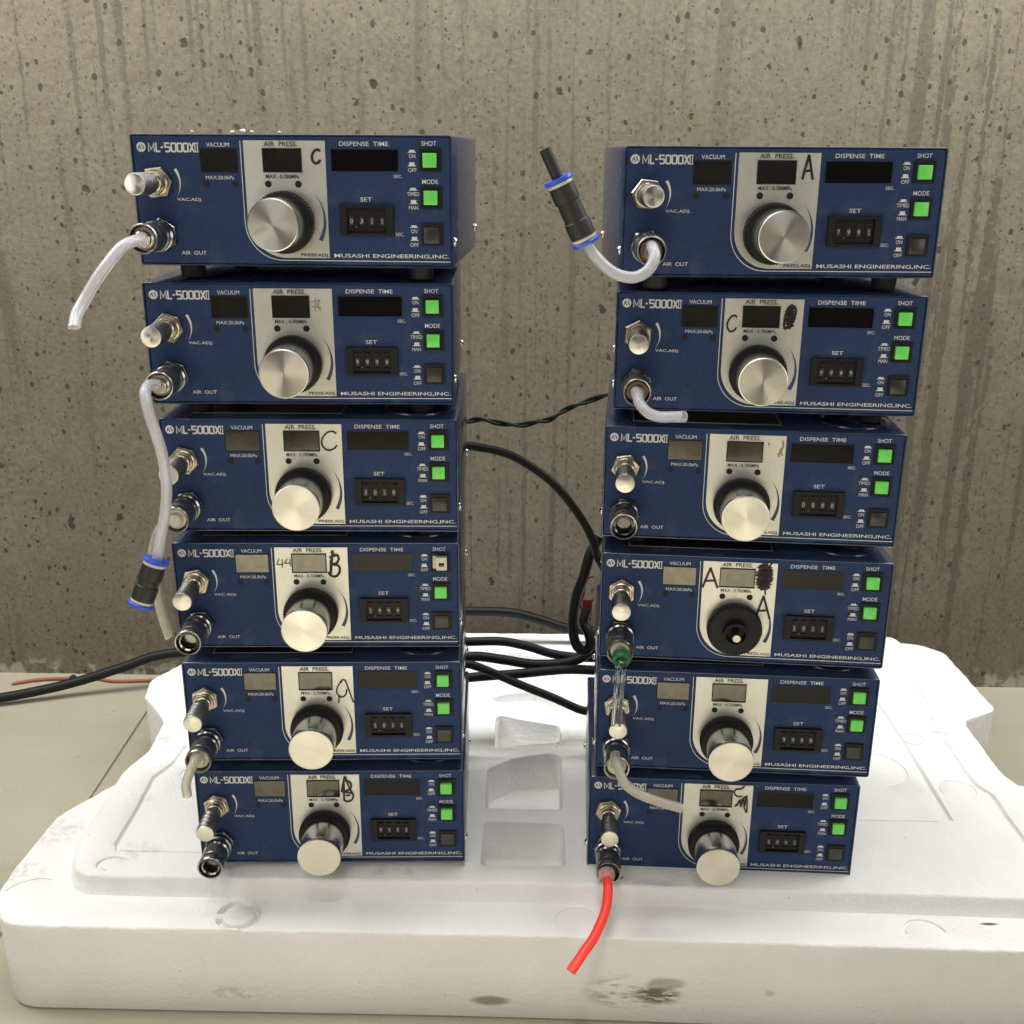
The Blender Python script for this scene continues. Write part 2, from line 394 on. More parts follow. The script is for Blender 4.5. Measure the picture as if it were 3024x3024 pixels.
def slab(outer, rings, holes=(), jit=0.0, capbottom=False):
    """outer: ccw loop. rings: (z, inset) from bottom to top. holes: (loop, depth, edge radius, floor_material_flag)"""
    vs, fs = [], []
    def add(lp, z):
        b = len(vs); vs.extend((p[0], p[1], z) for p in lp); return b, len(lp)
    def bridge(A, B):
        for i in range(A[1]):
            k = (i + 1) % A[1]; fs.append((A[0] + i, A[0] + k, B[0] + k, B[0] + i))
    outer = ccw(outer); prev = None; ztop = rings[-1][0]
    for j, (z, d) in enumerate(rings):
        lp = inset(outer, d, jit if j >= len(rings) - 3 else 0, j * .13)
        cur = add(lp, z)
        if prev: bridge(prev, cur)
        prev = cur; top = lp
    hl = []
    for (h, depth, er) in holes:
        h = ccw(h); o = inset(h, -er); hl.append(o)
        a = add(o, ztop); b_ = add(inset(h, -er * .3), ztop - er * .35); c_ = add(h, ztop - er)
        bridge(a, b_); bridge(b_, c_)
        if depth is None:
            bridge(c_, add(h, rings[0][0])); continue
        f1 = add(inset(h, min(.0012, depth * .2)), ztop - depth + min(.002, depth * .3)); lo = inset(h, min(.003, depth * .3)); f2 = add(lo, ztop - depth)
        bridge(c_, f1); bridge(f1, f2)
        V, T = fill(lo, []); bb = len(vs); vs.extend((v.x, v.y, ztop - depth) for v in V); fs.extend(tuple(bb + i for i in t) for t in T)
    V, T = fill(top, hl); bb = len(vs); vs.extend((v.x, v.y, ztop) for v in V); fs.extend(tuple(bb + i for i in t) for t in T)
    me = mesh('slab', vs, fs, recalc=False)
    bm = bmesh.new(); bm.from_mesh(me); bmesh.ops.remove_doubles(bm, verts=bm.verts, dist=2e-5); bmesh.ops.recalc_face_normals(bm, faces=bm.faces)
    bm.to_mesh(me); bm.free(); return sharp(me, 50)
def hexa(r, y0, y1, ch=.0008, rot=0.0, hole=0):
    prof = [(r, y0), (r, y1 + ch), (r - ch, y1)]
    vs, fs = [], []
    for (rr, y) in prof:
        for i in range(6):
            a = math.pi / 3 * i + rot; vs.append((rr * math.cos(a), y, rr * math.sin(a)))
    for j in range(2):
        for i in range(6):
            k = (i + 1) % 6; fs.append((j * 6 + i, j * 6 + k, j * 6 + 6 + k, j * 6 + 6 + i))
    fs += [tuple(range(6)), tuple(range(12, 18))]
    return mesh('hex', vs, fs)

# ---- flat print: ribbons, discs and lettering in panel millimetres (u right, v down)
H = .091542; STEP = .102576; FOOT = STEP - H; W = .23; D = .19
PY = .0012                                       # panel face, set back behind the case lip
def P(u, v, out=0.0): return (u / 1000 - W / 2, PY - out, FOOT + H - v / 1000)
class Print:
    def __init__(s, out): s.vs = []; s.fs = []; s.out = out
    def quad(s, u0, v0, u1, v1): s.poly([(u0, v0), (u1, v0), (u1, v1), (u0, v1)])
    def poly(s, pts):
        b = len(s.vs); s.vs += [P(u, v, s.out) for u, v in pts]; s.fs.append(tuple(range(b, b + len(pts))))
    def shape(s, outer, holes=()):
        V, T = fill(ccw(outer), [ccw(h) for h in holes]); b = len(s.vs)
        s.vs += [P(v.x, v.y, s.out) for v in V]; s.fs += [tuple(b + i for i in t) for t in T]
    def ribbon(s, pts, wd, closed=False):
        n = len(pts); L = []; Rr = []
        for i in range(n):
            a = Vector(pts[i - 1 if closed else max(i - 1, 0)]); b = Vector(pts[i]); c = Vector(pts[(i + 1) % n if closed else min(i + 1, n - 1)])
            t1 = (b - a).normalized() if (b - a).length > 1e-6 else (c - b).normalized()
            t2 = (c - b).normalized() if (c - b).length > 1e-6 else t1
            t = (t1 + t2).normalized() if (t1 + t2).length > .3 else t1
            m = 1 / max(.55, t.dot(t1)); nn = Vector((-t.y, t.x)); ww = (wd[i] if isinstance(wd, list) else wd) / 2 * m
            L.append(b + nn * ww); Rr.append(b - nn * ww)
        b0 = len(s.vs)
        for i in range(n): s.vs += [P(*L[i], s.out), P(*Rr[i], s.out)]
        for i in range(n if closed else n - 1):
            j = (i + 1) % n; s.fs.append((b0 + 2 * i, b0 + 2 * i + 1, b0 + 2 * j + 1, b0 + 2 * j))
    def text(s, body, u0, v0, u1, v1, bold=0.0):
        cu = bpy.data.curves.new('t', 'FONT'); cu.body = body; cu.size = 1; cu.offset = bold; cu.resolution_u = 3
        if '  ' in body: cu.space_word = 1.0
        o = bpy.data.objects.new('t', cu); C.objects.link(o)
        bpy.context.view_layer.update()
        me = o.evaluated_get(bpy.context.evaluated_depsgraph_get()).to_mesh()
        co = [v.co.copy() for v in me.vertices]; fc = [tuple(p.vertices) for p in me.polygons]
        o.to_mesh_clear(); bpy.data.objects.remove(o); bpy.data.curves.remove(cu)
        xs = [c.x for c in co]; ys = [c.y for c in co]; x0, x1, y0, y1 = min(xs), max(xs), min(ys), max(ys)
        b = len(s.vs)
        for c in co: s.vs.append(P(u0 + (c.x - x0) / (x1 - x0) * (u1 - u0), v1 - (c.y - y0) / (y1 - y0) * (v1 - v0), s.out))
        s.fs += [tuple(b + i for i in f) for f in fc]
    def mesh(s, name):
        me = bpy.data.meshes.new(name); me.from_pydata(s.vs, [], s.fs); me.update(); return me

# ================================================================== THE SETTING
ZF = -.715
fl = empty('floor', (0, 0, 0)); tag(fl, 'cream floor of large tiles with thin dark joints', kind='structure')
link('joint_bed', boxes([(-3.2, 3.2, -1.3, 1.62, ZF - .03, ZF - .0016)]), M['grout'], fl)
tw, jx, jy = .80, -.4802, .60
ti = 0; tm = None
for i in range(-3, 5):
    for j in range(-2, 2):
        x0 = jx + i * tw; y0 = .62 + j * tw; y1 = min(y0 + tw, 1.60)
        if y0 > 1.5: continue
        g = .0011
        me = boxes([(x0 + g, x0 + tw - g, y0 + g, y1 - g, ZF - .012, ZF)], .0006, 1)
        link('floor_tile', me, M['tile'], fl)
# the wall (face at y about 1.40, turned a touch)
wm = mesh('wall', [(-3, 1.452, -.74), (3, 1.338, -.74), (3, 1.338, .95), (-3, 1.452, .95), (-3, 1.65, -.74), (3, 1.54, -.74), (3, 1.54, .95), (-3, 1.65, .95)],
          [(0, 1, 2, 3), (4, 7, 6, 5), (0, 4, 5, 1), (3, 2, 6, 7), (0, 3, 7, 4), (1, 5, 6, 2)])
tag(link('concrete_wall', wm, M['concrete']), 'bare grey-tan concrete wall with pits and vertical run marks', kind='structure')
tag(link('dark_backdrop_wall', boxes([(-3.2, 3.2, -1.42, -1.3, ZF - .03, 1.6)]), M['room']), 'unseen dark room wall, added so the upper displays reflect black', kind='structure')  # added behind the camera to keep the upper display reflections dark

# ================================================================== POLYSTYRENE BLOCK
ZP, ZL = -.6095, -.6265
fo = empty('polystyrene_block', (0, .80, ZF)); tag(fo, 'large white polystyrene packing block lying on the floor under both stacks', 'packing foam')
def foampart(name, me):
    o = link(name, me, M['foam'], fo); o.location = (0, -.80, -ZF); return o
base = [(-.424, .7655), (-.24, .7615), (.0, .7575), (.30, .7455), (.62, .733), (.63, .90), (.585, .975), (.517, .992), (.510, 1.12), (.567, 1.150), (.565, 1.305), (.537, 1.334), (.48, 1.337),
        (-.05, 1.343), (-.32, 1.345), (-.375, 1.335), (-.441, 1.213), (-.434, 1.17), (-.394, 1.115), (-.390, 1.03), (-.402, .985), (-.440, .925), (-.447, .85), (-.446, .80)]
base = dense(roundpoly(base, [.02, .3, .3, .3, .03, .03, .012, .010, .010, .010, .010, .02, .02, .1, .05, .02, .007, .006, .008, .010, .010, .008, .03, .02], 5), .007)
plat = [(-.378, .8095), (-.27, .807), (0, .803), (.2, .796), (.52, .782), (.512, .95), (.502, .985), (.504, 1.085), (.512, 1.10), (.519, 1.22), (.500, 1.318), (-.36, 1.325), (-.385, 1.24), (-.379, 1.12), (-.380, 1.02), (-.393, .98), (-.394, .85)]
plat = dense(roundpoly(plat, [.018] + [.3] * 3 + [.01] * 13, 4), .007)
def arc(cx, cy, r, a0, a1, n, sy=1.0): return [(cx + r * math.cos(R(a0 + (a1 - a0) * i / n)), cy + sy * r * math.sin(R(a0 + (a1 - a0) * i / n))) for i in range(n + 1)]
def cring(cx, cy, r, wdt, a0, a1, sy=1.0):
    return arc(cx, cy, r, a0, a1, 30, sy) + list(reversed(arc(cx, cy, r - wdt, a0, a1, 30, sy)))
def groove(pts, wd):
    n = len(pts); L, Q = [], []
    for i in range(n):
        a, b = Vector(pts[max(0, i - 1)]), Vector(pts[min(n - 1, i + 1)]); t = (b - a).normalized(); nn = Vector((-t.y, t.x)) * wd / 2
        L.append(tuple(Vector(pts[i]) + nn)); Q.append(tuple(Vector(pts[i]) - nn))
    return L + Q[::-1]
P1 = dense(roundpoly([(-.0255, .8265), (.049, .8275), (.0505, .886), (.046, .8915), (-.0245, .8945)], .006, 4), .01)
P2 = dense(roundpoly([(-.0235, .9165), (.0495, .9145), (.0530, 1.012), (.044, 1.019), (.0268, 1.0155), (.0009, 1.007), (-.0234, .9867)], .005, 3), .01)
P3 = dense(roundpoly([(-.0175, 1.030), (-.012, 1.0275), (.0096, 1.0348), (.0475, 1.0404), (.0545, 1.043), (.0535, 1.0765), (.0099, 1.0905), (-.0113, 1.100), (-.0165, 1.095)], .004, 3), .01)
P4 = dense(roundpoly([(.008, 1.116), (.0395, 1.103), (.056, 1.117), (.056, 1.133), (.0294, 1.157), (-.0032, 1.152), (-.024, 1.139)], .006, 3), .01)
P5 = dense(roundpoly([(-.025, 1.195), (.052, 1.19), (.052, 1.245), (-.005, 1.262), (-.03, 1.25)], .006, 3), .01)
holesP = [(P1, .040, .0012), (P2, .040, .0012), (P3, .060, .0012), (P4, .012, .0015), (P5, .006, .001)]
holesP += [(groove([(.417, .9), (.4195, 1.0), (.4208, 1.05), (.4210, 1.13), (.42, 1.2)], .0055), .0040, .0006),
           (groove([(.4737, .860), (.4728, .9067), (.4746, .9445), (.4665, .9600), (.4640, .979), (.4646, 1.0067), (.4668, 1.050)], .005), .0040, .0006),
           (groove([(.4672, 1.0805), (.4705, 1.1046), (.4778, 1.1232), (.4827, 1.22)], .003), .002, .0004),
           (groove([(-.3436, 1.03), (-.346, .994), (-.3575, .9693), (-.3560, .9084), (-.3570, .8560), (-.3530, .8472)], .0052), .0040, .0006),
           (groove([(-.350, .8448), (-.2785, .8431)], .0012), .0008, .0002),
           (groove([(.29, .9), (.405, .8985)], .0010), .0008, .0002),
           (cring(-.3505, .826, .0145, .0035, 20, 260, .75), .0025, .0004),
           (cring(-.313, .975, .020, .0014, 40, 300), .0012, .0003),
           (cring(.4441, 1.1007, .0165, .0012, -150, 170), .0009, .0002),
           (cring(.4342, 1.0517, .0125, .0035, -160, 120), .002, .0003),
           (dense(roundpoly(arc(.4672, 1.0660, .0092, 0, 340, 17, .7), .001, 1), .02), .0045, .0006),
           (cring(.4439, .9529, .018, .0011, -60, 200), .0009, .0002),
           (cring(.371, .9903, .034, .0012, -80, 80), .0010, .0002),
           (cring(.066, 1.033, .019, .0014, 20, 200, .75), .0012, .0003)]
raised = slab(plat, [(ZL - .002, -.0055), (ZL + .0012, -.0040), (ZL + .004, -.0018), (ZP - .006, -.0002), (ZP - .0024, .0002), (ZP - .0008, .0009), (ZP, .0024)], holesP, .0014)
foampart('raised_deck', raised)
biga = dense([(-.035, .815), (.064, .815), (.064, 1.27), (-.035, 1.27)], .02)
holesL = [(biga, None, .0005),
          (cring(-.2297, .7800, .0190, .0060, -165, 175), .0050, .0008),
          (cring(.0567, .7740, .0185, .0013, -20, 200), .0010, .0003),
          (cring(.3462, .7620, .0180, .0028, 5, 185), .0016, .0003),
          (cring(-.415, .80, .028, .0016, 70, 160), .0012, .0003)]
under = slab(base, [(ZF, .0045), (ZF + .003, .0015), (ZF + .05, .0008), (ZL - .008, .0002), (ZL - .0022, .0001), (ZL - .0007, .0006), (ZL, .0019)], holesL, .0014)
foampart('lower_tray', under)

# ================================================================== THE DISPENSERS
MS = {}                                            # shared meshes
def rrect(x0, x1, z0, z1, r, n=4):
    return roundpoly([(x0, z0), (x1, z0), (x1, z1), (x0, z1)], r, n)
def case_mesh():
    o = rrect(-W / 2, W / 2, FOOT, FOOT + H, .0026); t = .0013
    o2 = inset(o, .0004); i1 = inset(o, t); i0 = inset(o, t - .0003)
    rings = [(o, D - .0015), (o, .0006), (o2, 0), (i0, 0), (i1, .0004), (i1, .004)]
    vs, fs = [], []; n = len(o)
    rings = [(inset(o, .0015), D)] + rings
    for lp, y in rings: vs += [(p[0], y, p[1]) for p in lp]
    for j in range(len(rings) - 1):
        for i in range(n):
            k = (i + 1) % n; fs.append((j * n + i, j * n + k, (j + 1) * n + k, (j + 1) * n + i))
    fs.append(tuple(range(n)))
    return sharp(mesh('case', vs, fs), 40)
MS['casing'] = case_mesh()
o_ = inset(rrect(-W / 2, W / 2, FOOT, FOOT + H, .0026), .0017); n_ = len(o_)
MS['front_panel'] = mesh('panel', [(p[0], PY, p[1]) for p in o_] + [(p[0], PY + .0015, p[1]) for p in o_],
                         [tuple(range(n_)), tuple(range(n_, 2 * n_))] + [(i, (i + 1) % n_, n_ + (i + 1) % n_, n_ + i) for i in range(n_)])
def plate_outline(off=0.0):
    u0, u1, v0, v1 = 81.6 - off, 140 , 4.3 - 0 * off, 85.2 + off
    pts = [(u0, v0), (u1, v0), (u1, v1)]
    # curve from bottom edge up to left edge
    r = 27 + off
    for i in range(13):
        a = math.pi / 2 * i / 12
        pts.append((u0 + r - r * math.sin(a), v1 - r + r * math.cos(a)))
    return pts
pl = Print(.0008); pl.shape(plate_outline()); me = pl.mesh('plate')
bm = bmesh.new(); bm.from_mesh(me)
r = bmesh.ops.extrude_face_region(bm, geom=list(bm.faces)); bmesh.ops.translate(bm, verts=[g for g in r['geom'] if isinstance(g, bmesh.types.BMVert)], vec=(0, .0008, 0))
bmesh.ops.recalc_face_normals(bm, faces=bm.faces); bm.to_mesh(me); bm.free(); MS['pressure_plate'] = me
# lines, lettering
b_ = Print(.00035)
r_ = 26.5; cur = [(79.3, 4.6)] + [(79.3, 30), (79.3, 60.5)] + [(79.3 + r_ - r_ * math.cos(math.pi / 2 * i / 14), 60.5 + r_ * math.sin(math.pi / 2 * i / 14)) for i in range(1, 15)] + [(160, 87), (228.2, 87)]
b_.ribbon(cur, .55); MS['border_line'] = b_.mesh('border')
TEXTS = []
def T(body, u0, v0, u1, v1, bold=0.0):
    q = Print(.0004); q.text(body, u0, v0, u1, v1, bold); TEXTS.append(q.mesh('lettering'))
T('VACUUM', 54.9, 5.9, 71.4, 8.9); T('MAX:20.0kPa', 53, 28.4, 73.6, 30.9); T('VAC.ADJ.', 30.8, 43.8, 49, 46.5, .004); T('AIR  OUT', 30.8, 81, 49.2, 83.7, .004)
T('DISPENSE  TIME', 150.2, 4.7, 184.9, 7.7, .003); T('SEC.', 188.2, 26.9, 194.3, 29.1); T('SET', 163.8, 42.4, 172.2, 45.4, .003); T('SEC.', 188.6, 66.8, 194.8, 69.1)
T('SHOT', 208.4, 4.2, 218.9, 7.3, .003); T('MODE', 208.4, 29.9, 219.8, 33.0, .003)
T('ON', 199.4, 12.9, 203.9, 15.6); T('OFF', 198.6, 22.3, 204.6, 25.0); T('TIMED', 197.4, 38.6, 206.4, 41.2); T('MAN', 198.6, 48.0, 205.2, 50.6)
T('ON', 199.8, 64.3, 204.3, 67.0); T('OFF', 199.1, 73.8, 205.1, 76.5)
T('MUSASHI ENGINEERING,INC.', 143.4, 81.9, 227.2, 85.0, .010)
for cx, v, up in ((201.6, 10.7, 0), (201.4, 19.9, 1), (201.9, 36.3, 0), (202.1, 45.5, 1), (202.0, 62.0, 0), (202.2, 71.0, 1)):
    q = Print(.0004); t_ = v - (1.5 if up else .6)
    q.poly([(cx - 2.9, v + 1.25), (cx - 2.9, v + .7), (cx - 1.9, v + .7), (cx - 1.9, t_), (cx + 1.9, t_), (cx + 1.9, v + .7), (cx + 2.9, v + .7), (cx + 2.9, v + 1.25)])
    MS.setdefault('symbols', []).append(q.mesh('symbol'))
# model name, drawn squarish
w_ = Print(.0004); k = 1.15
def glyph(pts, u, wd=k): w_.ribbon([(u + a, 6.4 + b) for a, b in pts], wd)
hh = 5.9; B = lambda x0, x1: None
u = 13.2; w_.ribbon([(u - .1 + a, 6.4 + b) for a, b in [(.1, hh), (.1, 0), (2.1, 4.4), (4.1, 0), (4.1, hh)]], .8); u = 18.6; glyph([(0, -.3), (0, hh - .2), (2.9, hh - .2)], u)
glyph([(0, 2.9), (1.7, 2.9)], 22.0, 1.15)
glyph([(3.4, .2), (0, .2), (0, 2.7), (2.8, 2.7), (3.3, 3.2), (3.3, 5.2), (2.8, 5.7), (0, 5.7)], 25.2)
for u in (29.7, 34.1, 38.5): w_.ribbon([(u + a, 6.4 + b) for a, b in [(.5, .2), (2.7, .2), (3.2, .7), (3.2, 5.2), (2.7, 5.7), (.5, 5.7), (0, 5.2), (0, .7)]], k, True)
glyph([(0, -.2), (3.2, hh + .2)], 42.9); w_.out = .00045; glyph([(3.2, -.2), (0, hh + .2)], 42.9)
glyph([(-.4, 0), (2.6, 0)], 46.6, .6); glyph([(-.4, hh), (2.6, hh)], 46.6, .6); w_.out = .0004; glyph([(.3, 0), (.3, hh)], 46.6, .6); glyph([(1.9, 0), (1.9, hh)], 46.6, .6)
MS['model_lettering'] = w_.mesh('model')
w_ = Print(.0004)
circ = [(7.8 + 3.35 * math.cos(2 * math.pi * i / 32), 9.2 + 3.35 * math.sin(2 * math.pi * i / 32)) for i in range(32)]
hol = [[(5.3, 10.4), (6.75, 7.3), (8.3, 10.9), (7.6, 11.1), (6.7, 9.0), (5.9, 10.9)],
       [(8.0, 7.2), (8.7, 7.1), (10.2, 10.4), (9.5, 10.8)]]
w_.shape(circ, hol); MS['maker_emblem'] = w_.mesh('logo')
def crescent(c, r, a0, a1, wmax, out, peak=.6, n=20):
    q = Print(out); pts, wd = [], []
    for i in range(n + 1):
        t = i / n; a = R(a0 + (a1 - a0) * t); pts.append((c[0] + r * math.cos(a), c[1] + r * math.sin(a)))
        wd.append(max(.12, wmax * (t if peak > 0 else 1 - t)))
    q.ribbon(pts, wd); return q.mesh('arc')
MS['vacuum_scale_arc'] = crescent((17.3, 33.5), 16.6, 34, -35, 2.1, .0004)
MS['pressure_scale_arc'] = crescent((109.5, 58.5), 28.3, -41, 30, 3.0, .0012)
PTEXTS = []
for a_ in (('AIR  PRESS.', 96.4, 4.9, 120.4, 8.3, .014), ('MAX : 0.700MPa', 96.6, 27.2, 120.6, 30.0, .012), ('PRESS.ADJ.', 119.2, 81.9, 139.7, 84.8, .012)):
    q = Print(.0012); q.text(*a_); PTEXTS.append(q.mesh('lettering'))
def disp_frame(u0, v0, u1, v1, out, t=.7):
    a, b, c, d = P(u0, v1), P(u1, v0), None, None
    x0, z0 = a[0], a[2]; x1, z1 = b[0], b[2]; t /= 1000; y0 = PY - out; y1 = PY + .0004
    return boxes([(x0, x1, y0, y1, z1 - t, z1), (x0, x1, y0, y1, z0, z0 + t), (x0, x0 + t, y0, y1, z0 + t, z1 - t), (x1 - t, x1, y0, y1, z0 + t, z1 - t)])
def glass(u0, v0, u1, v1, out, t=.7):
    a, b = P(u0 + t, v1 - t), P(u1 - t, v0 + t); return boxes([(a[0], b[0], PY - out, PY + .0003, a[2], b[2])])
def hole_mesh(r): return lathe([(r, -.00045), (r * .96, -.00055), (r * .8, -.0005), (0, -.00035)], 20)
MS['hole'] = hole_mesh(.0024)
MS['foot'] = lathe([(.0075, 0), (.0088, .001), (.0095, FOOT)], 24)
# lathe runs along Y; feet stand on Z
for v in MS['foot'].vertices: v.co = Vector((v.co.x, v.co.z, v.co.y))
MS['foot'].flip_normals()
MS['screw'] = lathe([(.0034, 0), (.0033, -.0008), (.0026, -.0018), (.0012, -.0024), (0, -.0025)], 16)
for v in MS['screw'].vertices: v.co = Vector((-v.co.y, v.co.x, v.co.z))   # head points to +x
# knobs (outwards is -Y)
def knr(r, y, a, i): return r * (1 + (.018 if i % 2 else -.018)) if .0203 < r < .0225 else r
MS['skirt'] = lathe([(.0185, -.0008), (.0212, -.0015), (.0216, -.0035), (.0216, -.0095), (.0207, -.0108), (.0172, -.0113)], 128, knr)
MS['knob'] = lathe([(.0172, -.0100), (.0178, -.0112), (.0180, -.0150), (.0181, -.0345), (.0183, -.0375), (.0180, -.0387)], 72)
MS['knob_face'] = lathe([(.0180, -.0385), (.0179, -.0389), (.0172, -.0392), (0, -.0392)], 72, None, 20)
MS['vnut'] = hexa(.0118, -.0005, -.0042, .0008, .28)
MS['vbush'] = lathe([(.0092, -.004), (.0092, -.0062), (.0082, -.0068), (.0078, -.0078), (.0070, -.0078), (.0068, -.012), (.0060, -.0125), (.0060, -.020)], 40)
def kv(r, y, a, i):
    if r < .0070 or not (-.0425 < y < -.0205): return r
    return r + .00022 * (math.sin(40 * a + y * 5200) + math.sin(40 * a - y * 5200))
MS['vknob'] = lathe([(.0058, -.0195), (.0070, -.0200), (.0074, -.0208)] + [(.0074, -.0208 - .00032 * i) for i in range(1, 68)] + [(.0075, -.0428), (.0072, -.0434)], 160, kv, 80)
MS['vface'] = lathe([(.0073, -.0431), (.0071, -.0436), (.0064, -.0438), (0, -.0438)], 48, None, 20)
MS['cnut'] = hexa(.0126, -.0005, -.0055, .0012, .12)
MS['cbody'] = lathe([(.0108, -.0055), (.0112, -.0065), (.0112, -.0100), (.0100, -.0108), (.0104, -.0122), (.0108, -.0132), (.0108, -.0165), (.0094, -.0178)], 56)
def kc(r, y, a, i):
    if not (-.0300 < y < -.0195) or r < .0100: return r
    return r + .00014 * (math.sin(52 * a + y * 6500) + math.sin(52 * a - y * 6500))
MS['csleeve'] = lathe([(.0090, -.0172), (.0100, -.0180), (.0104, -.0190)] + [(.0103, -.0196 - .0004 * i) for i in range(0, 26)] + [(.0098, -.0304), (.0100, -.0320), (.0107, -.0334), (.0107, -.0388), (.0102, -.0395), (.0094, -.0393), (.0090, -.0360), (.0086, -.0310), (.0080, -.0310)], 104, kc, 60)
MS['cring'] = lathe([(.0080, -.0310), (.0080, -.0372), (.0074, -.0379), (.0063, -.0371), (.0060, -.0180), (0, -.0180)], 48)
MS['bore'] = lathe([(.00575, -.0200), (.00575, -.0345), (.0053, -.0346), (.0050, -.0230), (0, -.0225)], 40)  # black insert that stands for the shade inside an open socket
MS['plug'] = lathe([(.0080, -.0310), (.0079, -.0368), (.0066, -.0378), (.0060, -.0382), (.0056, -.0402), (.0048, -.0408), (0, -.0408)], 40)
MS['wplug'] = lathe([(.0084, -.0310), (.0082, -.0350), (.0076, -.0360), (.0056, -.0366), (.0048, -.0395), (.0042, -.0406), (0, -.0406)], 40)
MS['disc'] = lathe([(.028, 0), (.0278, .0010), (.024, .0014), (.0235, .0008), (.010, .0008), (.0095, .0014), (0, .0014)], 48)
for v in MS['disc'].vertices: v.co = Vector((v.co.x, v.co.z, v.co.y))
MS['disc'].flip_normals()

def switch_mesh(u0, v0, u1, v1):
    a, b = P(u0, v1), P(u1, v0); x0, x1, z0, z1 = a[0], b[0], a[2], b[2]; t = .0021; y0, y1 = PY - .0016, PY + .0002
    return boxes([(x0, x1, y0, y1, z1 - t, z1), (x0, x1, y0, y1, z0, z0 + t), (x0, x0 + t, y0, y1, z0 + t, z1 - t), (x1 - t, x1, y0, y1, z0 + t, z1 - t),
                  (x0 + t, x1 - t, PY - .0004, y1, z0 + t, z1 - t)])
def button_mesh(u, v, s=4.75, out=.0032):
    a = P(u, v); s /= 1000; return boxes([(a[0] - s, a[0] + s, PY - out, PY - .0003, a[2] - s, a[2] + s)], .0005)
SW = [(206.8, 9.0, 222.0, 24.5), (207.2, 34.8, 222.3, 49.8), (207.4, 60.4, 222.7, 75.6)]
MS['sw'] = [switch_mesh(*s) for s in SW]
MS['btn'] = [button_mesh(214.3, 17.0, 4.9, .0042), button_mesh(214.6, 42.3, 4.9, .0042), button_mesh(214.9, 68.4, 5.6, .0022)]
# thumbwheel block
TU0, TV0, TU1, TV1 = 148.9, 47.8, 187.6, 68.8
def wheelbox():
    a, b = P(TU0, TV1), P(TU1, TV0); x0, x1, z0, z1 = a[0], b[0], a[2], b[2]; y0, y1 = PY - .0030, PY + .0002
    L = [(x0, x1, y0, y1, z1 - .0016, z1), (x0, x1, y0, y1, z0, z0 + .0016), (x0, x0 + .0052, y0, y1, z0 + .0016, z1 - .0016), (x1 - .0052, x1, y0, y1, z0 + .0016, z1 - .0016),
         (x0 + .0052, x1 - .0052, PY - .0006, y1, z0 + .0016, z1 - .0016)]
    return boxes(L)
MS['wheelbox'] = wheelbox()
DU = [157.1, 164.5, 171.8, 179.2]
def wheelcell(u):
    a = P(u, 58.8); x, z = a[0], a[2]; y1 = PY - .0005
    L = [(x - .0031, x - .0021, PY - .0011, y1, z - .0088, z + .0088), (x + .0021, x + .0031, PY - .0011, y1, z - .0088, z + .0088),
         (x - .0020, x + .0020, PY - .0016, y1, z + .0045, z + .0068), (x - .0020, x + .0020, PY - .0016, y1, z - .0068, z - .0045)]
    return boxes(L)
MS['cell'] = [wheelcell(u) for u in DU]
MS['wheel'] = [boxes([(P(u, 0)[0] - .0015, P(u, 0)[0] + .0015, PY - .0012, PY - .0005, P(0, 58.8)[2] - .0030, P(0, 58.8)[2] + .0030)]) for u in DU]
def digit_mesh(ch, u, dv=0):
    q = Print(.00135)
    if ch == '1': q.ribbon([(u - .6, 58.1), (u + .1, 57.4), (u + .1, 60.4)], .42); q.ribbon([(u - .6, 60.2), (u + .8, 60.2)], .4)
    else: q.text(ch, u - 1.0, 57.3 + dv, u + 1.0, 60.4 + dv)
    return q.mesh('digit')
dp = Print(.0031); dp.quad(160.4, 62.6, 161.0, 63.2); MS['point'] = dp.mesh('point')
# marker strokes in panel mm, per unit : list of (material, width, strokes)
def scrib(u0, v0, u1, v1, n, seed):
    rr = random.Random(seed); pts = []
    for i in range(n):
        t = i / (n - 1); u = (u0 if i % 2 else u1) + rr.uniform(-.5, .5); v = v0 + (v1 - v0) * t + rr.uniform(-.5, .5)
        m = abs(t - .5) * 1.2; c = (u0 + u1) / 2; pts.append((c + (u - c) * (1 - m * m * 1.6), v))
    return pts
def Aletter(u, v, w, h): return [[(u, v + h), (u + w * .42, v), (u + w * .5, v), (u + w, v + h)], [(u + w * .15, v + h * .62), (u + w * .8, v + h * .58)]]
def Cletter(u, v, w, h): return [[(u + w, v + h * .12), (u + w * .7, v), (u + w * .3, v + h * .12), (u, v + h * .45), (u + w * .05, v + h * .8), (u + w * .4, v + h), (u + w * .8, v + h * .9), (u + w, v + h * .72)]]
def Bletter(u, v, w, h): return [[(u, v + h), (u + w * .2, v)], [(u + w * .1, v), (u + w * .8, v + h * .12), (u + w * .75, v + h * .4), (u + w * .2, v + h * .5), (u + w, v + h * .62), (u + w * .95, v + h * .92), (u, v + h)]]
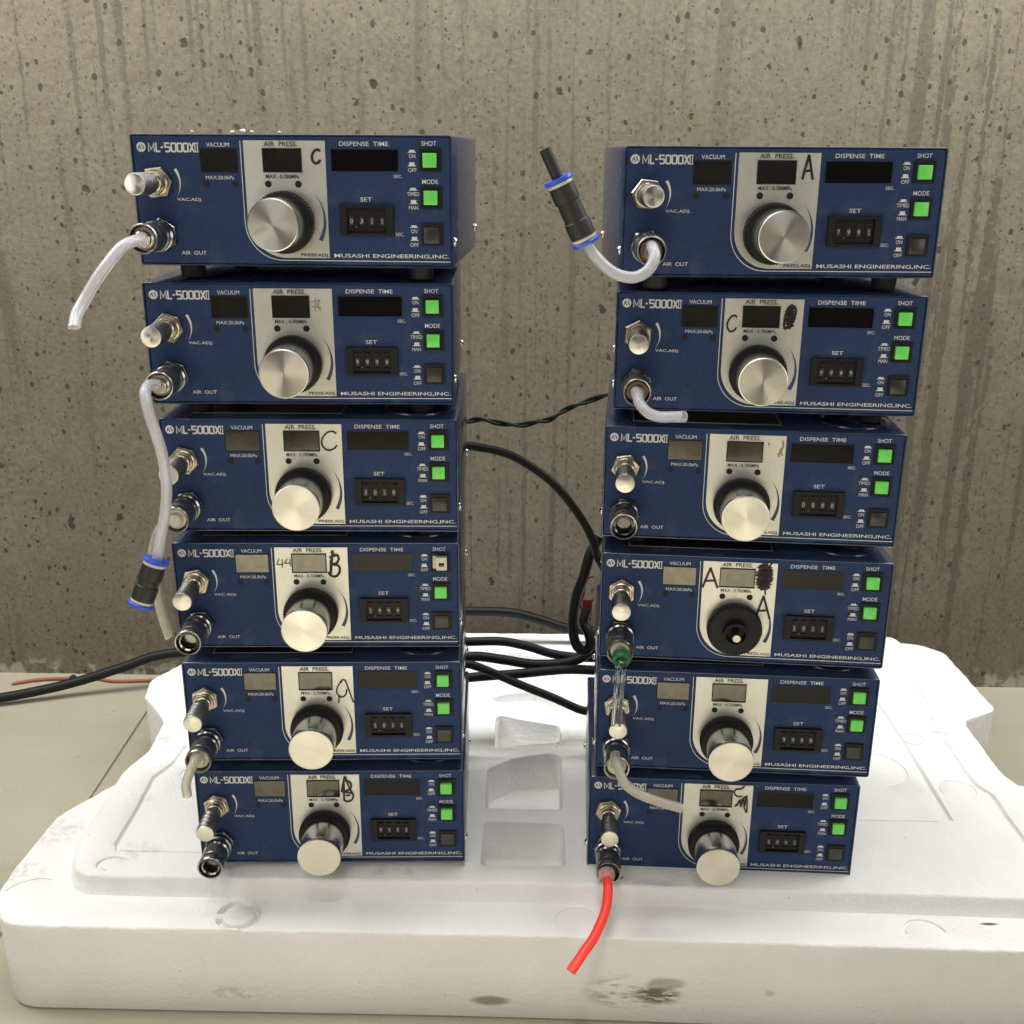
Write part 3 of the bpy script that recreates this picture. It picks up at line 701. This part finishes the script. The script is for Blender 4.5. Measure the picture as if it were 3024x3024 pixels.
MARK = {
 ('L', 0): [('ink', 1.3, Cletter(130.6, 10.2, 5.8, 9.4))],
 ('L', 1): [('ink_faded', .7, [[(124.5, 14), (131, 12.5)], [(125, 17.5), (131.5, 18)], [(127.5, 11.5), (127, 21)], [(130.5, 13), (129, 17), (131.5, 20.5)]])],
 ('L', 2): [('ink', .95, Cletter(124.7, 9.8, 11.5, 15.2))],
 ('L', 3): [('pen', .55, [[(85.5, 13.5), (83.3, 18.4), (88.3, 18.6)], [(87.6, 14), (87.4, 21.5)], [(88.6, 17.4), (89.6, 17.2)], [(91.8, 13.5), (89.9, 17.5), (94.4, 17.4)], [(93.8, 14), (93.9, 20.5)]]),
             ('ink', 1.35, [[(128.5, 6.5), (126, 27)], [(127, 7.5), (130.5, 12)], [(125.5, 13), (131, 10.5), (133, 13.5), (131, 17.5), (127, 18.5), (132.6, 19.8), (133.3, 25), (130, 29), (126, 28), (124, 25)], [(126.6, 14.5), (126, 27.5)]])],
 ('L', 4): [('ink', .85, [[(127.3, 38), (127.8, 32), (126.0, 27.5), (127.5, 22), (131, 17.5)], [(129, 18.5), (133, 16.5), (136, 25), (139.6, 37.5)], [(127, 30), (130, 32.5), (133.5, 30), (134.6, 25)]])],
 ('L', 5): [('ink', 1.15, [[(127.8, 5.5), (124.5, 21)], [(128.2, 5.5), (130.5, 14), (134, 23)], [(126, 10), (131.2, 10.5), (133.2, 15.5), (130, 19.5), (126, 21), (134, 22.5), (133.5, 28.2), (129.5, 30.5), (126.5, 29)], [(127, 11), (126.5, 29.5)], [(128, 24.5), (132, 24)]])],
 ('R', 0): [('ink', 1.25, Aletter(127.6, 7.4, 7.6, 15.2))],
 ('R', 1): [('ink', 1.0, Cletter(84.2, 17.0, 6.8, 12.2)), ('ink', 1.2, [scrib(127.2, 9.5, 133.5, 25.5, 17, 3), [(130, 8.6), (127, 15), (126.4, 24), (128, 26), (132.5, 22), (134.3, 12), (131.5, 8.8), (130, 8.6)]])],
 ('R', 2): [('rust', .9, [[(137, 7.8), (138, 12), (136.8, 16), (137.6, 20)], [(136.4, 14), (135, 21)], [(126.4, 9.5), (127.2, 12)], [(134, 18), (134.6, 19)]])],
 ('R', 3): [('ink_purple', 1.3, Aletter(81.8, 11.5, 12.2, 15.5)), ('ink_purple', 1.9, [scrib(124.4, 5, 135.5, 26.5, 22, 5), scrib(125.5, 8, 135, 25, 18, 9)]), ('ink_purple', .9, [[(133, 7), (135.5, 3.5)], [(127, 6), (129.5, 4)], [(131, 24), (132, 31)]]),
             ('ink', 1.25, Aletter(125.5, 34, 11.5, 18))],
 ('R', 4): [],
 ('R', 5): [('ink', .95, [[(132.5, 4.5), (130, 7.5), (126, 8), (124, 11.5), (127, 15), (131, 14.5)], [(125.5, 25), (131, 18), (135.5, 14)], [(127, 24.5), (129.5, 18.5), (130.5, 25), (132.5, 16), (133.5, 26), (135, 14.5), (136, 30), (133.4, 25.5)]])],
}
DIG = {('L', 0): '0311', ('L', 1): '9999', ('L', 2): '3010', ('L', 3): '1999', ('L', 4): '1011', ('L', 5): '9112',
       ('R', 0): '7991', ('R', 1): '9999', ('R', 2): '0000', ('R', 3): '1011', ('R', 4): '9999', ('R', 5): '10X1'}
POSE = {('L', 0): (-.15845, .81723, -.0536, .00061), ('L', 1): (-.15955, .82485, .01571, -.10322), ('L', 2): (-.15693, .82447, .00711, -.20598), ('L', 3): (-.15693, .82747, .01759, -.30802),
        ('L', 4): (-.15572, .82097, .02344, -.40976), ('L', 5): (-.15439, .82204, .0182, -.51225), ('R', 0): (.19354, .82216, -.00163, -.00552), ('R', 1): (.19297, .83357, -.09155, -.10985),
        ('R', 2): (.18646, .82575, -.10082, -.21296), ('R', 3): (.18655, .81933, -.09552, -.31562), ('R', 4): (.1863, .81733, -.06856, -.41663), ('R', 5): (.18282, .82205, -.05359, -.5198)}
LAB = {('L', 0): 'blue controller topmost in left stack, thick marker C beside its gauge, wheels at 0311',
       ('L', 1): 'blue controller second from top of left stack, faint rubbed-out mark on silver plate',
       ('L', 2): 'blue controller third from top of left stack, large thin C, wheels at 3010',
       ('L', 3): 'blue controller in left stack missing its top green button, marked with bold B',
       ('L', 4): 'blue controller second from bottom of left stack with handwritten tall A',
       ('L', 5): 'blue controller lowest in left stack, A overwritten with B, wheels at 9112',
       ('R', 0): 'blue controller topmost in right stack, marker A, wheels at 7991',
       ('R', 1): 'blue controller with C left and scribbled-out letter right of its gauge',
       ('R', 2): 'blue controller in right stack, brown stains on plate, wheels at 0000',
       ('R', 3): 'blue controller missing its silver knob, with two handwritten letters A',
       ('R', 4): 'blue controller second from bottom of right stack, without any handwriting',
       ('R', 5): 'blue controller lowest in right stack, scrawled mark on plate, red hose at its coupler'}
KNOUT = {('L', 0): .93, ('L', 1): 1.12}
PLUG = {('L', 0): 'steel', ('L', 1): 'steel', ('L', 2): 'ivory', ('L', 4): 'ivory', ('R', 0): 'brown', ('R', 1): 'brown', ('R', 3): 'ivory', ('R', 4): 'ivory', ('R', 5): 'black'}
M['brown_plug'] = mat('bronze_hose_plug', (.28, .20, .16), .35, .8)
LF, VF = (95.0, 9.4, 123.0, 25.9), (49.6, 10.0, 76.8, 26.4)
MS['lf_f'], MS['lf_g'] = disp_frame(*LF, .0016), glass(*LF, .0010)
MS['vf_f'], MS['vf_g'] = disp_frame(*VF, .0006, .6), glass(*VF, .0003, .6)
TF = (143.5, 9.4, 192.1, 25.2)
MS['tf_f'], MS['tf_g'] = disp_frame(*TF, .0006, .5), glass(*TF, .0004, .5)
cell = {}
def build(S_, k):
    x, y, yaw, zt = POSE[S_, k]
    t = empty('dispensing_controller', (x, y, zt - H - FOOT), yaw)
    tag(t, LAB[S_, k], 'controller', 'blue dispensing controllers in two stacks')
    def part(name, me, m, par=t, loc=None): 
        o = bpy.data.objects.new(name, me); C.objects.link(o); o.parent = par
        if loc is not None: o.location = loc
        if not me.materials: me.materials.append(m)
        return o
    part('casing', MS['casing'], M['case']); fp = part('front_panel', MS['front_panel'], M['panel'])
    part('border_line', MS['border_line'], M['white']); [part('panel_lettering', x_, M['white']) for x_ in TEXTS]
    part('model_lettering', MS['model_lettering'], M['white']); part('maker_emblem', MS['maker_emblem'], M['white'])
    [part('switch_symbol', x_, M['white']) for x_ in MS['symbols']]; part('vacuum_scale_arc', MS['vacuum_scale_arc'], M['white'])
    pp = part('pressure_plate', MS['pressure_plate'], M['plate']); [part('plate_lettering', x_, M['dark_print'], pp) for x_ in PTEXTS]; part('pressure_scale_arc', MS['pressure_scale_arc'], M['scale_blue'], pp)
    for (mt, wd, strokes) in MARK[S_, k]:
        q = Print(.00125)
        for i, st in enumerate(strokes):
            q.out = .00125 + .00004 * i
            s3 = [(p.x, p.y) for p in smooth_path([(a, b, 0) for a, b in st], 4)] if len(st) > 2 else st
            q.ribbon(s3, wd * 1.45)
        part('brown_stain' if mt == 'rust' else 'marker_writing', q.mesh('ink'), M[mt], pp)
    f = part('display_frame', MS['lf_f'], M['black']); part('pressure_display', MS['lf_g'], M['lcd'], f)
    f = part('display_frame', MS['vf_f'], M['black']); part('vacuum_display', MS['vf_g'], M['lcd'], f)
    f = part('display_frame', MS['tf_f'], M['panel']); part('time_display', MS['tf_g'], M['black_gloss'], f)
    for u, v, o in ((52.8, 34.2, 0), (74.2, 34.2, 0), (98.1, 33.8, .0008), (119.8, 33.8, .0008)):
        a = P(u, v, o); part('adjustment_hole', MS['hole'], M['recess'], t, a)
    # pressure knob
    c = P(109.0, 60.0)
    part('knob_skirt', MS['skirt'], M['black'], t, c)
    if (S_, k) == ('R', 3):
        part('knob_hub', MS_hub, M['black'], t, c); part('bare_shaft', MS_shaft, M['steel'], t, c)
    else:
        kb = part('pressure_knob', MS['knob'], M['alu_side'], t, c); kb.scale = (1, KNOUT.get((S_, k), 1), 1)
        kb.rotation_euler = (0, random.uniform(0, 6.28), 0)
        part('knob_face', MS['knob_face'], M['cap'], kb)
    c = P(17.3, 33.5)
    rn = random.uniform(0, 1.0)
    o = part('valve_nut', MS['vnut'], M['steel'], t, c); o.rotation_euler = (0, rn, 0)
    part('valve_bushing', MS['vbush'], M['steel'], t, c)
    o = part('vacuum_knob', MS['vknob'], M['knurl'], t, c); o.scale = (1, {('L', 1): 1.06, ('R', 2): 1.05, ('R', 0): .93}.get((S_, k), 1), 1); part('knob_face', MS['vface'], M['cap'], o)
    c = P(17.6, 70.0)
    o = part('coupler_nut', MS['cnut'], M['chrome'], t, c); o.rotation_euler = (0, random.uniform(0, 1), 0)
    part('coupler_body', MS['cbody'], M['chrome'], t, c); part('coupler_sleeve', MS['csleeve'], M['knurl'], t, c)
    pk = PLUG.get((S_, k))
    if pk is None:
        part('socket_ring', MS['cring'], M['chrome'], t, c); part('socket_bore_shade', MS['bore'], M['recess'], t, c)
    elif pk == 'ivory': part('plastic_plug', MS['wplug'], M['ivory'], t, c)
    elif pk == 'steel': part('metal_plug', MS['plug'], M['steel'], t, c)
    elif pk == 'black': part('black_plug', MS['plug2'], M['fit_black'], t, c)
    else: part('bronze_plug', MS['plug3'], M['brown_plug'], t, c)
    for i in range(3):
        s = part('switch_frame', MS['sw'][i], M['black'])
        if i == 0 and (S_, k) == ('L', 3):
            a = P(213.6, 16.8)
            part('bare_plunger', boxes([(a[0] - .0052, a[0] - .0018, PY - .0022, PY - .0004, a[2] - .0050, a[2] + .0058)], .0004), M['ivory'], s)
            part('bare_plunger', boxes([(a[0] - .0022, a[0] + .0062, PY - .0060, PY - .0004, a[2] + .0012, a[2] + .0056), (a[0] - .0022, a[0] + .0062, PY - .0060, PY - .0004, a[2] - .0052, a[2] - .0022),
                                        (a[0] - .0022, a[0] - .0002, PY - .0060, PY - .0004, a[2] - .0022, a[2] + .0012), (a[0] + .0042, a[0] + .0062, PY - .0060, PY - .0004, a[2] - .0022, a[2] + .0012)]), M['ivory'], s)
        else: part('button', MS['btn'][i], M['green'] if i < 2 else M['grey_button'], s)
    wb = part('thumbwheel_switch', MS['wheelbox'], M['black']); part('decimal_point', MS['point'], M['digit'], wb)
    for i, ch in enumerate(DIG[S_, k]):
        part('wheel_segment', MS['cell'][i], M['black'], wb)
        part('number_wheel', MS['wheel'][i], M['wheel'], wb)
        key = (ch, i)
        if key not in cell: cell[key] = digit_mesh(ch, DU[i])
        part('digit', cell[key], M['digit'], wb)
    for sx in (-.086, .088):
        for sy in (.028, D - .03): part('rubber_foot', MS['foot'], M['rubber'], t, (sx, sy, 0))
    for sx, rz in ((W / 2, 0), (-W / 2, math.pi)):
        for sy in (.011, D - .012):
            o = part('side_screw', MS['screw'], M['screw'], t, (sx, sy, FOOT + H - .0735)); o.rotation_euler = (0, 0, rz)
    if k >= 2:
        part('round_boss', MS['disc'], M['case'], t, (.082, .040, FOOT + H))
        part('rating_label', MS['label'], M['label'], t, (-.035, .055, FOOT + H)); part('label_border', MS['labelb'], M['fit_collar'], t, (-.035, .055, FOOT + H))
    return t
MS_hub = lathe([(.0175, -.0110), (.0140, -.0112), (.0136, -.0100), (.0110, -.0100), (.0098, -.0100), (.0098, -.0175), (.0090, -.0182), (.0078, -.0182), (.0074, -.0120), (0, -.0120)], 48)
MS_shaft = lathe([(.0034, -.0115), (.0034, -.0245), (.0029, -.0250), (0, -.0250)], 24)
MS['plug2'] = MS['plug'].copy(); MS['plug3'] = MS['plug'].copy()
MS['label'] = boxes([(-.060, .060, -.040, .040, 0, .0004)])
MS['labelb'] = boxes([(-.058, .058, -.0382, -.0376, .0004, .00055), (-.058, .058, .0376, .0382, .0004, .00055), (-.058, -.0574, -.0376, .0376, .0004, .00055), (.0574, .058, -.0376, .0376, .0004, .00055)])
for key in POSE: build(*key)

# ================================================================== HOSES AND FITTINGS
def hose(name, pts, label, m, r=.0040, inner=.0026, cut=0.0, group='short air hoses plugged into the couplers'):
    me = tube(pts, r, 24, 8, inner, cut); me.materials.append(M[m]); o = link(name, me); tag(o, label, 'hose', group); return o
hose('air_hose', [(-.2560, .781, -.0715), (-.2596, .775, -.0700), (-.2656, .765, -.0732), (-.2726, .755, -.0829), (-.2804, .75, -.0941), (-.2875, .745, -.1063), (-.2905, .7360, -.1150), (-.2895, .7270, -.1220)],
     'milky hose curving down to the left from the top left controller, against the wall', 'milky', cut=.5)
hose('air_hose', [(-.2575, .783, -.1715), (-.2601, .774, -.1705), (-.2589, .7615, -.1746), (-.2558, .7565, -.187), (-.2521, .7562, -.2019), (-.2503, .76, -.219), (-.2506, .7638, -.2391), (-.2537, .7675, -.2582), (-.2592, .7712, -.2778), (-.266, .775, -.3005), (-.2690, .7752, -.3080)],
     'long milky hose hanging from the second left controller into a blue ringed black connector', 'milky')
hose('air_hose', [(-.2540, .790, -.2745), (-.2610, .7895, -.2765), (-.2712, .7942, -.2905), (-.2776, .7983, -.3088), (-.2808, .805, -.3283), (-.2812, .81, -.3447), (-.279, .81, -.3645), (-.2748, .81, -.3835)],
     'yellowed hose hanging behind the black connector on the left stack', 'yellowed', .0040, .0026, .3)
hose('air_hose', [(-.2510, .783, -.4755), (-.2531, .7765, -.4768), (-.2552, .769, -.4811), (-.2581, .765, -.4902), (-.2583, .765, -.5012)],
     'short stubby yellowed hose end drooping from the second lowest left controller', 'yellowed', .0038, .0024)
hose('air_hose', [(.0957, .785, -.0720), (.0960, .777, -.0732), (.0966, .7700, -.0785), (.0925, .765, -.086), (.0852, .7625, -.0904), (.0784, .76, -.091), (.07, .76, -.0889), (.0618, .76, -.0836), (.0544, .76, -.0761), (.0499, .76, -.0692), (.0480, .7598, -.0650)],
     'milky hose bending in a U from the top right controller to a raised connector', 'milky')
hose('air_hose', [(.0906, .795, -.1775), (.0909, .786, -.1780), (.0914, .777, -.1819), (.0968, .769, -.1869), (.1041, .763, -.1884), (.1122, .7570, -.1870), (.1195, .7490, -.1850)],
     'short milky hose curling right from the second right controller with its bore showing', 'milky')
hose('air_hose', [(.0863, .786, -.3872), (.0853, .775, -.389), (.0845, .770, -.3990), (.0833, .765, -.4096), (.0817, .7585, -.4323)],
     'clear glassy tube hanging from the green collar in front of the model name', 'clear', .0040, .0027)
hose('air_hose', [(.0852, .790, -.4765), (.0850, .782, -.477), (.0880, .772, -.4832), (.0920, .766, -.4890), (.1032, .765, -.4972), (.1203, .765, -.5044), (.1374, .765, -.5099)],
     'greyish clear hose sloping down right across the bottom right controller', 'yellowed', .0040, .0026)
hose('air_hose', [(.0815, .785, -.5880), (.0815, .778, -.5890), (.0813, .768, -.5918), (.0785, .756, -.6014), (.0695, .740, -.6125), (.0590, .727, -.6195), (.0485, .712, -.6245)],
     'bright fluorescent red hose hanging from the bottom right controller over the foam', 'red', .0041, .0027, .4)
# union connectors
def along(name, prof, a, b, m, parent, seg=40, rf=None):
    """lathe whose -Y axis runs from a towards b, profile y measured negative from a"""
    a, b = Vector(a), Vector(b); me = lathe(prof, seg, rf); me.materials.append(M[m])
    o = link(name, me, None, parent); q = (b - a).to_track_quat('-Y', 'Z'); o.rotation_euler = q.to_euler(); o.location = a - (Vector(parent.location) if parent else Vector()); return o
def connector(a, b, label, plug=None):
    L = (Vector(b) - Vector(a)).length; t = empty('push_in_connector', a); tag(t, label, 'connector', 'push-in tube connectors')
    def notch(r, y, ang, i): return r * (1.0 if (i % 20) < 16 else .93) if r > .0088 else r
    along('release_ring', [(.0042, 0), (.0094, 0), (.0098, -.0006), (.0098, -.0022), (.0092, -.0028), (.0050, -.0030)], a, b, 'blue_ring', t, 40, notch)
    along('pale_collar', [(.0075, -.0030), (.0084, -.0032), (.0086, -.0052), (.0080, -.0054)], a, b, 'fit_collar', t)
    along('connector_body', [(.0080, -.0052), (.0086, -.0056), (.0089, -.0130), (.0087, -.0165), (.0080, -.0172), (.0078, -.0172 - (L - .0344)), (.0087, -(L - .0165)), (.0089, -(L - .0130)), (.0086, -(L - .0056)), (.0080, -(L - .0052))], a, b, 'fit_black', t)
    along('pale_collar', [(.0080, -(L - .0054)), (.0086, -(L - .0052)), (.0084, -(L - .0032)), (.0075, -(L - .0030))], a, b, 'fit_collar', t)
    along('release_ring', [(.0050, -(L - .0030)), (.0092, -(L - .0028)), (.0098, -(L - .0022)), (.0098, -(L - .0006)), (.0094, -L), (.0044, -L)], a, b, 'blue_ring', t, 40, notch)
    if plug: 
        d = (Vector(b) - Vector(a)).normalized()
        me = tube([Vector(b) - d * .004, Vector(b) + d * plug * .5, Vector(b) + d * plug], .0040, 24, 4, .0030); me.materials.append(M['fit_black'])
        o = link('tube_stub', me, None, t); o.location = -Vector(a)
    return t
connector((-.2672, .7752, -.3030), (-.2807, .768, -.3385), 'black push-in connector with blue rings hanging on the long hose of the left stack', .0015)
connector((.0492, .760, -.0690), (.0287, .758, -.0265), 'black push-in connector with blue rings raised beside the top right controller, black stub on top', .0200)
# green collar, red hose socket
t = empty('green_collar_fitting', (.0862, .7820, -.3868)); tag(t, 'dark green collar fitting screwed into the coupler of the right stack', 'fitting')
gd = Vector((-.0006, -.0104, -.0040)); ga = Vector((.0866, .7870, -.3850))
along('collar', [(.0035, 0), (.0070, 0), (.0072, -.0005), (.0072, -.0030), (.0064, -.0034), (.0064, -.0045), (.0072, -.0049), (.0072, -.0075), (.0066, -.0080), (.0042, -.0080)], ga, ga + gd, 'green_ring', t, 36, lambda r, y, a, i: r * (1 if i % 12 < 9 else .93) if r > .006 else r)
along('hose_barb', [(.0046, .004), (.0046, -.0090), (.0041, -.0095), (0, -.0095)], ga, ga + gd, 'clear', t, 24)
t = empty('hose_socket', (.0815, .782, -.5885)); tag(t, 'pale translucent socket holding the red hose at the bottom right coupler', 'fitting')
along('socket_sleeve', [(.0044, 0), (.0066, 0), (.0070, -.0010), (.0068, -.0050), (.0060, -.0080), (.0052, -.0085), (.0045, -.0085)], (.0815, .7870, -.5865), (.0814, .770, -.5905), 'yellowed', t, 32)

# ================================================================== CABLES BEHIND THE STACKS
def cable(name, pts, r, label, m='cable', cat='cable', group=None, sub=8):
    me = tube(pts, r, 14, sub); me.materials.append(M[m]); o = link(name, me); tag(o, label, cat, group); return o
g = 'black power cables between the stacks'
tw = smooth_path([(-.0443, 1.03, -.2568), (-.0312, 1.03, -.2541), (-.013, 1.03, -.2576), (.0062, 1.03, -.2596), (.0233, 1.03, -.2564), (.0374, 1.03, -.2532), (.0493, 1.03, -.2449), (.0642, 1.03, -.2386), (.0841, 1.03, -.2313), (.100, 1.03, -.2268)], 8)
t = empty('twisted_lead', tuple(tw[0])); tag(t, 'thin pair of black wires twisted together between the stacks', 'cable')
for ph in (0, math.pi):
    pts = [p + Vector((0, math.cos(i * .28 + ph), math.sin(i * .28 + ph))) * .0016 for i, p in enumerate(tw)]
    me = tube(pts, .0015, 10, 1); me.materials.append(M['cable']); link('wire', me, None, t).location = -tw[0]
cable('power_cable', [(-.060, 1.025, -.2800), (-.0414, 1.03, -.2807), (-.0308, 1.03, -.2822), (-.016, 1.03, -.2850), (.0003, 1.03, -.2905), (.0198, 1.03, -.3020), (.0385, 1.03, -.3165), (.0564, 1.03, -.3366), (.0725, 1.03, -.3605), (.0813, 1.03, -.3792), (.0860, 1.035, -.3950), (.093, 1.04, -.41)], .0042,
      'thick black cable arching down from left stack to right stack above the others', group=g)
cable('power_cable', [(-.09, 1.05, -.505), (-.071, 1.06, -.5033), (-.038, 1.06, -.5012), (-.0085, 1.06, -.501), (.0176, 1.06, -.5065), (.0439, 1.06, -.5149), (.0701, 1.06, -.5186), (.0893, 1.06, -.5194), (.112, 1.06, -.5212)], .0048,
      'black cable crossing the gap highest above the foam, bowing downward to the right', group=g)
cable('power_cable', [(-.09, 1.04, -.521), (-.0706, 1.05, -.5176), (-.0377, 1.05, -.5136), (-.0083, 1.05, -.5172), (.0229, 1.05, -.5222), (.0523, 1.05, -.5210), (.0745, 1.05, -.514), (.0879, 1.05, -.500), (.098, 1.05, -.49)], .0052,
      'black cable crossing the gap in a shallow sag, second above the foam', group=g)
cable('power_cable', [(-.09, 1.03, -.540), (-.0703, 1.04, -.5375), (-.0375, 1.04, -.5325), (.009, 1.04, -.5283), (.0365, 1.04, -.5250), (.0605, 1.04, -.523), (.0881, 1.04, -.524), (.113, 1.04, -.5268)], .0050,
      'black cable running nearly level across the gap below the sagging one', group=g)
cable('power_cable', [(-.09, 1.015, -.522), (-.0687, 1.02, -.5124), (-.0485, 1.02, -.5080), (-.0367, 1.02, -.5100), (-.0165, 1.02, -.5186), (.0089, 1.02, -.5306), (.0431, 1.02, -.5454), (.0741, 1.02, -.5600), (.0868, 1.02, -.5575), (.108, 1.02, -.5540)], .0044,
      'black cable slanting straight down to the right across the pale foam', group=g)
cable('power_cable', [(-.16, 1.29, -.562), (-.0833, 1.29, -.566), (-.0446, 1.29, -.5655), (.0001, 1.29, -.5674), (.0409, 1.29, -.578), (.0716, 1.29, -.588), (.1323, 1.29, -.595)], .0062,
      'thick dark cable lying in shade along the wall foot behind the foam', group=g)
cable('power_cable', [(.0890, 1.05, -.380), (.0793, 1.045, -.3967), (.0735, 1.04, -.4181), (.0663, 1.04, -.4416), (.0632, 1.04, -.4727), (.0675, 1.04, -.4948), (.0765, 1.04, -.5013), (.0821, 1.04, -.4947), (.0800, 1.045, -.4834), (.0750, 1.05, -.4740), (.079, 1.055, -.460)], .0052,
      'black cable hanging beside the right stack and looping back up at its end', group=g)
cable('signal_wire', [(.0850, 1.07, -.430), (.0800, 1.07, -.4330), (.0765, 1.07, -.4400), (.0755, 1.07, -.452), (.0725, 1.07, -.462), (.0770, 1.07, -.474), (.086, 1.07, -.478)], .0014,
      'thin red wire showing behind the right stack', 'red_tag', 'wire')
tag(link('red_tag', boxes([(.0755, .0860, 1.082, 1.0835, -.4860, -.4620)], .0004), M['red_tag']), 'dull red tag hanging behind the looped cable at the right stack', 'tag')
cable('floor_cable', [(-.95, 1.235, ZF + .012), (-.80, 1.275, ZF + .0085), (-.694, 1.308, ZF + .010), (-.634, 1.327, ZF + .014), (-.585, 1.342, ZF + .021), (-.530, 1.355, ZF + .035), (-.478, 1.365, ZF + .050), (-.40, 1.372, ZF + .055)], .0066,
      'heavy black cable lying on the floor left of the foam block')
cable('orange_cord', [(-.6895, 1.3700, ZF + .002), (-.6535, 1.3834, ZF + .0025), (-.6018, 1.3874, ZF + .0025), (-.575, 1.386, ZF + .002), (-.5503, 1.3796, ZF + .002), (-.5033, 1.3821, ZF + .0025), (-.44, 1.385, ZF + .003)], .0024,
      'dirty orange cord lying on the floor against the wall foot', 'orange', 'cord')
vs = []; me = bpy.data.meshes.new('d'); bm = bmesh.new(); bmesh.ops.create_icosphere(bm, subdivisions=2, radius=.005)
for v in bm.verts: v.co *= 1 + .35 * noise.noise(v.co * 300); v.co.z *= 1.1
bm.to_mesh(me); bm.free()
tag(link('dirt_clump', me, M['dirt'], None, (-.610, 1.384, ZF + .0045)), 'small dark lump of dirt stuck on the orange cord', 'debris')

for i, (x, y, r) in enumerate([(-.193, .828, .0022), (-.186, .824, .0014), (-.168, .832, .0012), (-.230, .830, .0012), (-.205, .845, .0016)]):
    bm = bmesh.new(); bmesh.ops.create_icosphere(bm, subdivisions=2, radius=r)
    for v in bm.verts: v.co *= 1 + .5 * noise.noise(v.co * 700 + Vector((i * 3, 0, 0))); v.co.z *= .7
    me = bpy.data.meshes.new('crumb'); bm.to_mesh(me); bm.free()
    lb = ['largest white foam crumb on top of the top left controller', 'second white crumb, touching right of the largest crumb, top left controller', 'rightmost tiny white crumb on top of the top left controller',
          'leftmost tiny white crumb on top of the top left controller', 'white crumb lying farther back on top of the top left controller'][i]
    tag(link('foam_crumb', me, M['foam'], None, (x, y, .0013 + r * .55)), lb, 'crumb', 'foam crumbs on the top left controller')
